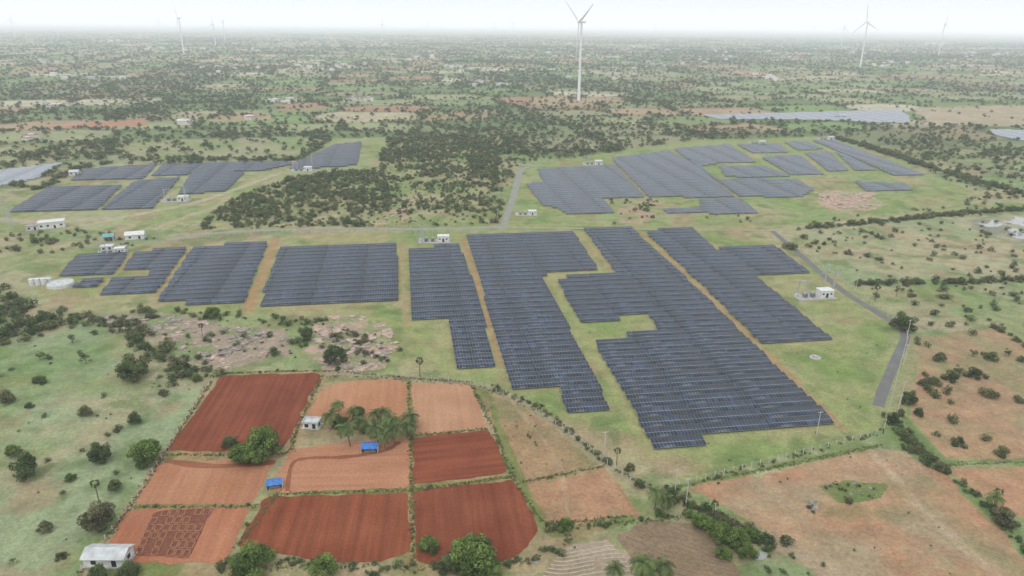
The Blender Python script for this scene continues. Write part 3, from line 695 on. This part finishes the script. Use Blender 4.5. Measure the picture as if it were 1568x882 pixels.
for i,(px,py,sz) in enumerate([(511,634,1),(534,654,1.05),(551,642,.95),(577,652,1.1),(600,640,1.15),(624,636,1.05),(604,658,1.05),(518,620,.8),(538,628,.9),(572,634,.8),(588,666,.75),(590,628,.9),(622,652,.9),(980,858,1.1),(1008,864,1.0),(995,874,.9),(1005,752,.9),(1018,762,.8),(940,873,.8),(1528,760,.8)]):
    mi_=i%3;s_=sz*.8;place(palms[mi_],'coconut_palm',at(px,py,PHT[mi_]*s_),random.random()*6.28,None,s_)
def palmyra(seed):
    r=np.random.default_rng(seed);mb=MB();h=8;mb.tube((0,0,0),(.1,0,h),.22,.15,7)
    Q=[f for f in mb.f if len(f)==4];mi=[1]*len(Q);V=list(mb.v);col=[(1,1,1)]*len(V);top=np.array([.1,0,h])
    for f in range(38):
        d=r.normal(size=3);d[2]=d[2]*.8+.2;d/=np.linalg.norm(d);L_=r.uniform(.8,1.2);c=top+d*L_;side=np.cross(d,r.normal(size=3));side/=np.linalg.norm(side);tn=r.uniform(.5,1.2)
        for k in range(6):
            a=(k-2.5)*.42;dd=d*math.cos(a)+side*math.sin(a);pp=np.cross(dd,np.cross(d,side));o=len(V)
            V+=[tuple(c),tuple(c+dd*.45+pp*.1),tuple(c+dd*.95),tuple(c+dd*.45-pp*.1)];Q.append((o,o+1,o+2,o+3));mi.append(0);col+=[(tn,tn,tn)]*4
    return quads_mesh('palmyra_mesh',V,Q,[M['palm'],M['bark']],mi=mi,col=np.array(col))
pmy=[palmyra(1),palmyra(2)]
for i,(px,py,bx,by) in enumerate([(643,551,643,577),(943,688,944,712),(146,738,152,770),(1090,772,1092,795),(1530,752,1524,775),(1340,440,1340,460),(1372,441,1372,455),(310,500,310,515)]):
    b=W(bx,by);hp=(by-py)/pxm(bx,by)/math.cos(PITCH)
    place(pmy[i%2],'palmyra_palm',(b[0],b[1],0),i,None,max(.6,hp/8))
# ---------------------------------------------------------------- rocks
import bmesh
def rocks(name,poly,n,s0,s1,mats,seed):
    r=np.random.default_rng(seed);Pw=WP(poly);mn=Pw.min(0);mx=Pw.max(0);V=[];Fc=[];k=0
    bm=bmesh.new();bmesh.ops.create_icosphere(bm,subdivisions=2,radius=1);bv=np.array([v.co[:] for v in bm.verts]);bf=[[v.index for v in f.verts] for f in bm.faces];bm.free()
    mi=[]
    while k<n:
        p=r.uniform(mn,mx)
        if not inpoly(np.array([p[0]]),np.array([p[1]]),Pw)[0]: continue
        if fbm(np.array([p[0]]),np.array([p[1]]),11,2,700)[0]<.46 and r.random()<.8: k+=.3;continue
        s_=s0+(s1-s0)*r.random()**3;q=np.clip(bv*r.uniform(1.0,1.5,3),-.8,.8)
        v=q*(1+.6*(fbm(bv[:,0]*4+k*7,bv[:,1]*4+bv[:,2]*4,1.1,2,seed)[:,None]-.5)*2)
        v=v*np.array([s_*r.uniform(.7,1.4),s_*r.uniform(.6,1.1),s_*r.uniform(.12,.42)]);a=r.random()*6.28;v[:,:2]=v[:,:2]@np.array([[math.cos(a),-math.sin(a)],[math.sin(a),math.cos(a)]])
        v+=np.array([p[0],p[1],0]);o=len(V);V+=v.tolist();Fc+=[[i+o for i in f] for f in bf];mi+=[int(r.random()<.4)]*len(bf);k+=1
    me=bpy.data.meshes.new(name);me.from_pydata(V,[],Fc)
    for m in mats: me.materials.append(M[m])
    me.polygons.foreach_set('material_index',mi);me.update();place(me,name)
rocks('rock_outcrop',[(485,495),(540,480),(598,502),(608,530),(588,562),(505,570),(475,540)],260,.25,2.8,['rock','rockg'],1)
rocks('rock_outcrop',[(120,483),(250,482),(330,497),(420,510),(425,540),(330,560),(250,520),(150,498)],360,.3,2.6,['rockg','rock'],2)
rocks('rock_outcrop',[(1258,292),(1335,297),(1352,316),(1290,322),(1255,306)],140,.5,3.6,['rock','rock'],3)
rocks('boulders',[(1238,768),(1252,768),(1254,782),(1240,784)],14,.3,1.0,['rockg','rockg'],4)
rocks('boulders',[(430,515),(455,515),(455,525),(430,525)],8,.5,1.6,['rockg','rock'],5)
rocks('boulders',[(1260,738),(1345,738),(1345,758),(1275,758)],14,.3,.9,['rockg','rockg'],6)
rocks('boulders',[(585,325),(615,325),(615,336),(585,336)],8,1,3,['rock','rock'],7)
rocks('boulders',[(820,845),(850,830),(860,845),(820,870)],16,.3,.8,['rockg','rock'],8)
rocks('rock_outcrop',[(330,545),(350,545),(352,570),(330,572)],14,.5,2.0,['rock','rock'],9)
rocks('boulders',[(1010,560),(1370,540),(1345,650),(1100,720)],40,.12,.35,['rockg','rock'],10)
# ---------------------------------------------------------------- fences
def fence(name,l,sp=3.2,h=1.9,wire=True,r=.09):
    Lw=WP([tuple(q) for q in smooth(l,3)]);mb=MB();seg=np.hypot(*(Lw[1:]-Lw[:-1]).T);cum=np.concatenate([[0],np.cumsum(seg)]);tt=np.arange(0,cum[-1],sp)
    xs=np.interp(tt,cum,Lw[:,0]);ys_=np.interp(tt,cum,Lw[:,1])
    for i in range(len(tt)):
        mb.box((xs[i],ys_[i],h/2),(2*r,2*r,h),0,0)
        if wire and i:
            for z in(.5,1.0,1.5,1.85): mb.tube((xs[i-1],ys_[i-1],z),(xs[i],ys_[i],z),.012,.012,3,0,False)
    mb.obj(name,['post'])
fence('perimeter_fence',[(1352,664),(1250,690),(1150,716),(1050,742)],3.2,2,True,.09)
fence('perimeter_fence',[(1052,742),(1000,756),(930,712),(880,672),(820,632),(740,594),(640,580),(500,576)],3.2,1.9,True,.08)
fence('perimeter_fence',[(1352,664),(1378,560),(1388,508),(1345,474),(1290,432),(1185,355)],3.5,1.9,True,.09)
fence('field_fence',[(325,582),(250,698),(200,775),(112,890)],3.5,1.4,False,.1)
fence('perimeter_fence',[(240,372),(400,358),(640,357),(770,354)],3.5,1.8,True,.1)
# ---------------------------------------------------------------- buildings
def house(name,px,py,w,dp,h,rz=0,roof='flat',wall='white',rm='roof'):
    p=W(px,py);E=bpy.data.objects.new(name,None);scene.collection.objects.link(E);E.location=(p[0],p[1],0);E.rotation_euler=(0,0,rz)
    def part(n,f,mt):
        mb=MB();f(mb);o=mb.obj(n,mt,parent=E);return o
    part('walls',lambda m:m.box((0,0,h/2),(w,dp,h)),[wall])
    part('plinth',lambda m:m.box((0,0,.1),(w+1.2,dp+1.2,.2)),['conc'])
    if roof=='flat':
        def f(m):
            m.box((0,0,h+.1),(w+.6,dp+.6,.2))
            for a,b,c,d_ in((0,dp/2+.2,w+.6,.2),(0,-dp/2-.2,w+.6,.2),(w/2+.2,0,.2,dp+.2),(-w/2-.2,0,.2,dp+.2)): m.box((a,b,h+.4),(c-.004,d_-.004,.4))
        part('roof',f,[rm])
    else:
        def f(m):
            r=h+.28*dp;a=w/2+.4;b=dp/2+.5
            m.add([(-a,-b,h-.05),(a,-b,h-.05),(a,0,r),(-a,0,r),(-a,b,h-.05),(a,b,h-.05),(-a,-b,h+.1),(a,-b,h+.1),(a,0,r+.15),(-a,0,r+.15),(-a,b,h+.1),(a,b,h+.1)],
              [(0,3,2,1),(3,4,5,2),(6,7,8,9),(9,8,11,10),(0,1,7,6),(4,10,11,5),(0,6,9,3),(3,9,10,4),(1,2,8,7),(2,5,11,8)])
            m.add([(-w/2,-dp/2,h),(-w/2,dp/2,h),(-w/2,0,r-.1)],[(0,2,1)]);m.add([(w/2,-dp/2,h),(w/2,dp/2,h),(w/2,0,r-.1)],[(0,1,2)])
        part('roof',f,[rm])
    nw=max(2,int(w/3.5))
    def g(m):
        for i in range(nw):
            x=-w/2+(i+.5)*w/nw
            if i==nw//2: m.box((x,-dp/2-.02,1.05),(1.1,.08,2.1))
            else: m.box((x,-dp/2-.02,h*.55),(1.2,.08,1.1))
            m.box((x,dp/2+.02,h*.55),(1.2,.08,1.1))
        m.box((w/2+.02,0,h*.55),(.08,1.2,1.1));m.box((-w/2-.02,0,h*.55),(.08,1.2,1.1))
    part('windows_and_door',g,['glass']);return E
house('white_house',168,858,9.5,4.6,2.4,.0,'gable')
house('shed',478,653,4.8,3.0,2.0,-.1,'flat',rm='roof')
house('control_building',80,348,14,7.5,3.8,.5,'flat','white','white')
house('switchgear_room',50,352,6,4,2.6,.5,'flat','white','conc')
house('warehouse',208,365,10,5.5,2.8,.3,'gable','white','white')
house('storage_shed',168,368,5.5,4.5,2.8,.3,'gable','conc','teal')
house('office_building',165,383,6,3.6,2.4,.3,'flat','white','white')
house('office_building',188,384,4.5,3.2,2.4,.3,'flat','white','conc')
house('farm_building',115,268,7,5,3,.2,'gable','white','roof')
def shelter(px,py,s_,rz):
    p=W(px,py);mb=MB();w,d_,h=4.6*s_,3.4*s_,1.7*s_
    for a in(-1,1):
        for b in(-1,1): mb.tube((a*w*.46,b*d_*.46,0),(a*w*.46,b*d_*.46,h),.06,.05,6,1)
    n=8;vs=[]
    for i in range(n+1):
        for j in range(n+1):
            x=(i/n-.5)*w*1.05;y_=(j/n-.5)*d_*1.1;z=h+.75*s_*(1-abs(j/n-.5)*2)+.08*math.sin(i*2.1+j)+.05*random.random();vs.append((x,y_,z))
    mb.add(vs,[(i*(n+1)+j,(i+1)*(n+1)+j,(i+1)*(n+1)+j+1,i*(n+1)+j+1) for i in range(n) for j in range(n)],0)
    for a in(-1,1): mb.box((a*w*.5,0,h*.45),(.08,d_*.9,h*.8),0,3)
    mb.box((0,0,.45),(w*.7,d_*.6,.5),0,2);mb.box((w*.1,0,.95),(w*.4,d_*.4,.4),0,2)
    mb.obj('tarpaulin_shelter',['blue','wood','grey','white'],(p[0],p[1],0),rz)
shelter(567,690,1.05,.05);shelter(421,745,.9,.25)
def inverter(px,py,rz=0,s_=1.0,gantry=True):
    p=W(px,py);E=bpy.data.objects.new('inverter_station',None);scene.collection.objects.link(E);E.location=(p[0],p[1],0);E.rotation_euler=(0,0,rz);E.scale=(s_,)*3
    def part(n,f,mt): mb=MB();f(mb);mb.obj(n,mt,parent=E)
    part('concrete_pad',lambda m:m.box((0,0,.15),(19,8,.3)),['conc'])
    def b(m): m.box((5,0,2),(6.5,4.5,3.4),0,0);m.box((5,0,3.8),(7,5,.2),0,0);m.box((5,-2.28,1.4),(1.2,.06,2.2),0,1);m.box((3,-2.28,2.2),(1,.06,.8),0,1);m.box((7,-2.28,2.2),(1,.06,.8),0,1)
    part('inverter_building',b,['white','glass'])
    def t(m):
        for x in(-1.2,-5): m.box((x,0,1.3),(2.0,1.5,2),0,0);[m.box((x-.75+.3*k,-1.0,1.2),(.08,.5,1.5),0,0) for k in range(6)];[m.tube((x-.5+.5*k,0,2.3),(x-.5+.5*k,0,3.1),.12,.06,6,1) for k in range(3)]
        for x in(-7.5,-8.6): m.box((x,1.5,1),(.8,.8,1.5),0,1)
    part('transformers',t,['grey','white'])
    def fe(m):
        for x in np.arange(-9.3,9.4,3.1):
            for y_ in(-3.9,3.9): m.box((x,y_,1.2),(.1,.1,1.9))
        for y_ in(-3.9,3.9):
            for z in(1,1.5,2.1): m.box((0,y_,z),(18.6,.03,.03))
        for x in(-9.3,9.3):
            for z in(1,1.5,2.1): m.box((x,0,z),(.03,7.8,.03))
    part('fence',fe,['metal'])
    if gantry:
        def g_(m):
            for x in(-8,-4):
                for dx,dy in((-.3,-.3),(.3,-.3),(.3,.3),(-.3,.3)): m.tube((x+dx,1+dy,0),(x+dx*.4,1+dy*.4,9),.07,.06,4)
                for k in range(8):
                    z=k*1.1;q=.3*(1-k/13);m.tube((x-q,1-q,z),(x+q,1-q,z+1.1),.04,.04,3);m.tube((x+q,1+q,z),(x-q,1+q,z+1.1),.04,.04,3)
            m.box((-6,1,8.2),(5.5,.2,.2));m.box((-6,1,6.5),(5.5,.15,.15))
            for x in(-7.5,-6,-4.5): m.tube((x,1,8.2),(x,1,7.3),.1,.1,6)
        part('gantry',g_,['metal'])
for a in[(666,370,.05),(806,329,.05,.8,False),(1247,455,.15),(463,262,.1),(908,252,.1),(270,308,.1),(1160,221,.0),(1265,214,0),(172,388,.3,.8),(1286,180,0)]: inverter(*a)
def mast(px,py,h,name='lattice_mast'):
    p=W(px,py);mb=MB();q=h*.05
    for dx,dy in((-q,-q),(q,-q),(q,q),(-q,q)): mb.tube((dx,dy,0),(dx*.2,dy*.2,h),.1,.07,4)
    z=0
    while z<h*.92:
        s1=q*(1-.8*z/h);z2=z+h*.09;s2=q*(1-.8*z2/h);mb.tube((-s1,-s1,z),(s2,-s2,z2),.05,.05,3);mb.tube((s1,s1,z),(-s2,s2,z2),.05,.05,3);mb.tube((s1,-s1,z),(s2,s2,z2),.05,.05,3);z=z2
    for zz,w in((h*.75,2.4),(h*.88,2.0)): mb.box((0,0,zz),(w*2,.15,.15))
    mb.obj(name,['metal'],(p[0],p[1],0))
for a in[(12,345,18),(20,350,16),(285,312,14),(648,372,12),(640,376,9),(1262,438,9),(1276,440,9),(478,255,12),(1290,214,12)]: mast(*a)
def pole(px,py,h=9):
    p=W(px,py);mb=MB();mb.tube((0,0,0),(0,0,h),.14,.09,6);mb.box((0,0,h-.5),(1.8,.1,.12));[mb.tube((x,0,h-.45),(x,0,h-.1),.05,.05,5) for x in(-.8,0,.8)];mb.obj('power_pole',['post'],(p[0],p[1],0),.3)
for a in[(762,340),(764,305),(767,280),(771,258),(775,240),(1388,520),(1383,560),(1378,620),(1372,640),(925,700),(1050,775),(1250,668),(1310,445),(240,355),(390,355),(300,345),(120,345),(1033,760)]: pole(*a)
mb=MB();mb.tube((0,0,0),(0,0,1.6),6.0,6.0,32,0,False);mb.tube((0,0,.01),(0,0,1.3),5.7,5.7,32,1,True);p=W(93,437);mb.obj('water_tank',['white','roof'],(p[0],p[1],0))
mb=MB()
for i in range(3): mb.tube((-3+i*2.6,0,0),(-3+i*2.6,0,3.2),1.2,1.2,18,0)
mb.box((0,2.5,1.2),(9,2,2.4),0,0);p=W(60,436);mb.obj('storage_tanks',['white'],(p[0],p[1],0),.2)
mb=MB();mb.tube((0,0,0),(0,0,.4),2.2,2.1,20,0);mb.tube((0,0,.4),(0,0,1.0),1.0,1.0,14,0);p=W(1248,548);mb.obj('well',['conc'],(p[0],p[1],0))
# ---------------------------------------------------------------- village specks
mb=MB()
cl=[(520,100,26,12),(180,62,20,8),(1112,88,26,12),(80,96,10,6),(90,162,14,4),(290,190,6,3),(435,157,14,5),(388,183,8,3),(545,155,12,4),(620,88,30,12),(400,72,40,14),(860,82,30,12),(1430,68,14,14),(1180,118,20,8),(1350,100,22,8),(690,105,20,9),(60,215,10,2),(985,75,30,8),(250,75,30,12),(1500,85,30,12),(1010,98,22,8),(350,105,20,8),(740,130,14,4),(560,68,60,16),(1250,80,60,16),(120,120,40,8),(900,110,40,8)]
for px,py,r_,n in cl:
    for i in range(n):
        p=W(px+random.gauss(0,r_),max(52,py+random.gauss(0,r_*.12)));dd=math.hypot(*p)
        if blocked(np.array([p[0]]),np.array([p[1]]))[0]: continue
        w=random.uniform(7,13)*(1+dd/6000);d_=random.uniform(6,10)*(1+dd/6000);h=random.uniform(3,6)*(1+dd/8000);rz=random.random()*1.5
        mb.box((p[0],p[1],h/2),(w,d_,h),rz,0);mb.box((p[0],p[1],h+.6),(w*.4,d_*.4,.8),rz,0);mb.box((p[0],p[1],h+.1),(w+.8,d_+.8,.2),rz,1 if random.random()<.6 else 2)
mb.obj('distant_village',['village','white',simple('tile_roof',(.3,.15,.11),.9,.2,.1)])
# ---------------------------------------------------------------- wind turbines
def tower_mesh():
    mb=MB();n=24;vs=[];K=8
    for k in range(K+1):
        r=2.6-1.0*k/K
        for i in range(n): t=6.28318*i/n;vs.append((r*math.cos(t),r*math.sin(t),k/K))
    mb.add(vs,[(k*n+i,k*n+(i+1)%n,(k+1)*n+(i+1)%n,(k+1)*n+i) for k in range(K) for i in range(n)]);return mb
def turbine(px,py,hub,BL,yaw,rot):
    p=W(px,py);E=bpy.data.objects.new('wind_turbine',None);scene.collection.objects.link(E);E.location=(p[0],p[1],0);E.rotation_euler=(0,0,yaw)
    o=tower_mesh().obj('tower',['turb'],parent=E,smooth_=True);o.scale=(1,1,hub-1.8)
    mb=MB();mb.box((0,1.5,0),(3.6,11,3.6));
    o=mb.obj('nacelle',['turb'],(0,0,hub),parent=E);bv=o.modifiers.new('b','BEVEL');bv.width=.9;bv.segments=3
    mb=MB();mb.tube((0,-4,0),(0,-6.2,0),1.7,1.7,16);mb.tube((0,-6.2,0),(0,-8,0),1.7,.5,16);mb.obj('hub',['turb'],(0,0,hub),parent=E,smooth_=False)
    for k in range(3):
        mb=MB();K=14;n=8;vs=[]
        for i in range(K+1):
            t=i/K;ch=(2.0+2.2*min(t/.18,1) if t<.18 else 4.2*(1-.75*(t-.18)/.82))*.5;th=.9*(1-t)**1.2+.12;tw=.35*(1-t)
            for j in range(n):
                a=6.28318*j/n;x=ch*math.cos(a)+(ch*.3 if t>.1 else 0);y_=th*math.sin(a);vs.append((x*math.cos(tw)-y_*math.sin(tw),x*math.sin(tw)+y_*math.cos(tw)-1.5*t*t,1.2+t*BL))
        mb.add(vs,[(i*n+j,i*n+(j+1)%n,(i+1)*n+(j+1)%n,(i+1)*n+j) for i in range(K) for j in range(n)]+[tuple(range(K*n,K*n+n))])
        o=mb.obj('blade_%d'%(k+1),['turb'],(0,-5.2,hub),parent=E,smooth_=True);o.rotation_euler=(0,rot+k*2*math.pi/3,0)
for px,py,hy,yaw,rot in[(886,154,45,-1.2,-1.0),(282,85,33,-.9,-.5),(330,69,40,-.7,.2),(345,63,37,-.7,.9),(586,63,39,.4,.2),(785,57,36,.6,.5),(1317,103,40,-1.2,-.1),(1437,85,41,1.3,.1),(1288,70,44,.3,.2),(1243,61,42,.2,.6),(22,56,33,.5,.1),(655,53,37,.3,.4),(757,56,39,.3,.9),(245,52,33,.5,.3),(1002,58,39,.8,.4)]:
    b=W(px,py);depth=b[1]*math.cos(PITCH)+H*math.sin(PITCH);hub=max(70,min(145,(py-hy)*depth/F/math.cos(PITCH)*.97))
    turbine(px,py,hub,min(58,hub*.5),yaw,rot)
# ---------------------------------------------------------------- haze (air) + light
mb=MB();mb.box((0,22000,222),(130000,100000,460))
hm=bpy.data.materials.new('hazy_air');hm.use_nodes=True;N=hm.node_tree.nodes;L=hm.node_tree.links;N.clear()
HD=.000115
vs=N.new('ShaderNodeVolumeScatter');vs.inputs['Color'].default_value=(.93,.97,1,1);vs.inputs['Density'].default_value=HD;vs.inputs['Anisotropy'].default_value=0
em=N.new('ShaderNodeEmission');em.inputs['Color'].default_value=(.84,.94,1,1);em.inputs['Strength'].default_value=HD*.50  # added glow in the air, standing in for multiply scattered light
ad=N.new('ShaderNodeAddShader');ou=N.new('ShaderNodeOutputMaterial');L.new(vs.outputs[0],ad.inputs[0]);L.new(em.outputs[0],ad.inputs[1]);L.new(ad.outputs[0],ou.inputs['Volume'])
mb.obj('sky_haze',[hm])
w=bpy.data.worlds.new("World");scene.world=w;w.use_nodes=True;N=w.node_tree.nodes;L=w.node_tree.links;bg=N['Background']
sk=N.new('ShaderNodeTexSky');sk.sky_type='NISHITA';sk.sun_disc=False;EL=math.radians(58);RZ=math.radians(205)
sk.sun_elevation=EL;sk.sun_rotation=RZ;sk.dust_density=4;sk.air_density=1.2
tcw=N.new('ShaderNodeTexCoord');nz=N.new('ShaderNodeTexNoise');nz.inputs['Scale'].default_value=3;nz.inputs['Detail'].default_value=5;L.new(tcw.outputs['Generated'],nz.inputs['Vector'])
cc=N.new('ShaderNodeMapRange');cc.inputs['To Min'].default_value=8.4;cc.inputs['To Max'].default_value=10.8;L.new(nz.outputs['Fac'],cc.inputs['Value'])
cv=N.new('ShaderNodeVectorMath');cv.operation='SCALE';cv.inputs[0].default_value=(.96,.985,1.01);L.new(cc.outputs[0],cv.inputs['Scale'])
mx=N.new('ShaderNodeMix');mx.data_type='RGBA';mx.inputs['Factor'].default_value=.88;L.new(sk.outputs[0],mx.inputs['A']);L.new(cv.outputs[0],mx.inputs['B'])
L.new(mx.outputs['Result'],bg.inputs['Color']);bg.inputs['Strength'].default_value=.1
sl=bpy.data.lights.new('sun','SUN');sl.energy=1.1;sl.angle=math.radians(32);sl.color=(1,.97,.92);so=bpy.data.objects.new('sun',sl);scene.collection.objects.link(so)
sd=Vector((math.sin(RZ)*math.cos(EL),math.cos(RZ)*math.cos(EL),math.sin(EL)))
so.rotation_euler=sd.to_track_quat('Z','Y').to_euler()
scene.view_settings.view_transform='Standard';scene.view_settings.look='None';scene.view_settings.exposure=0
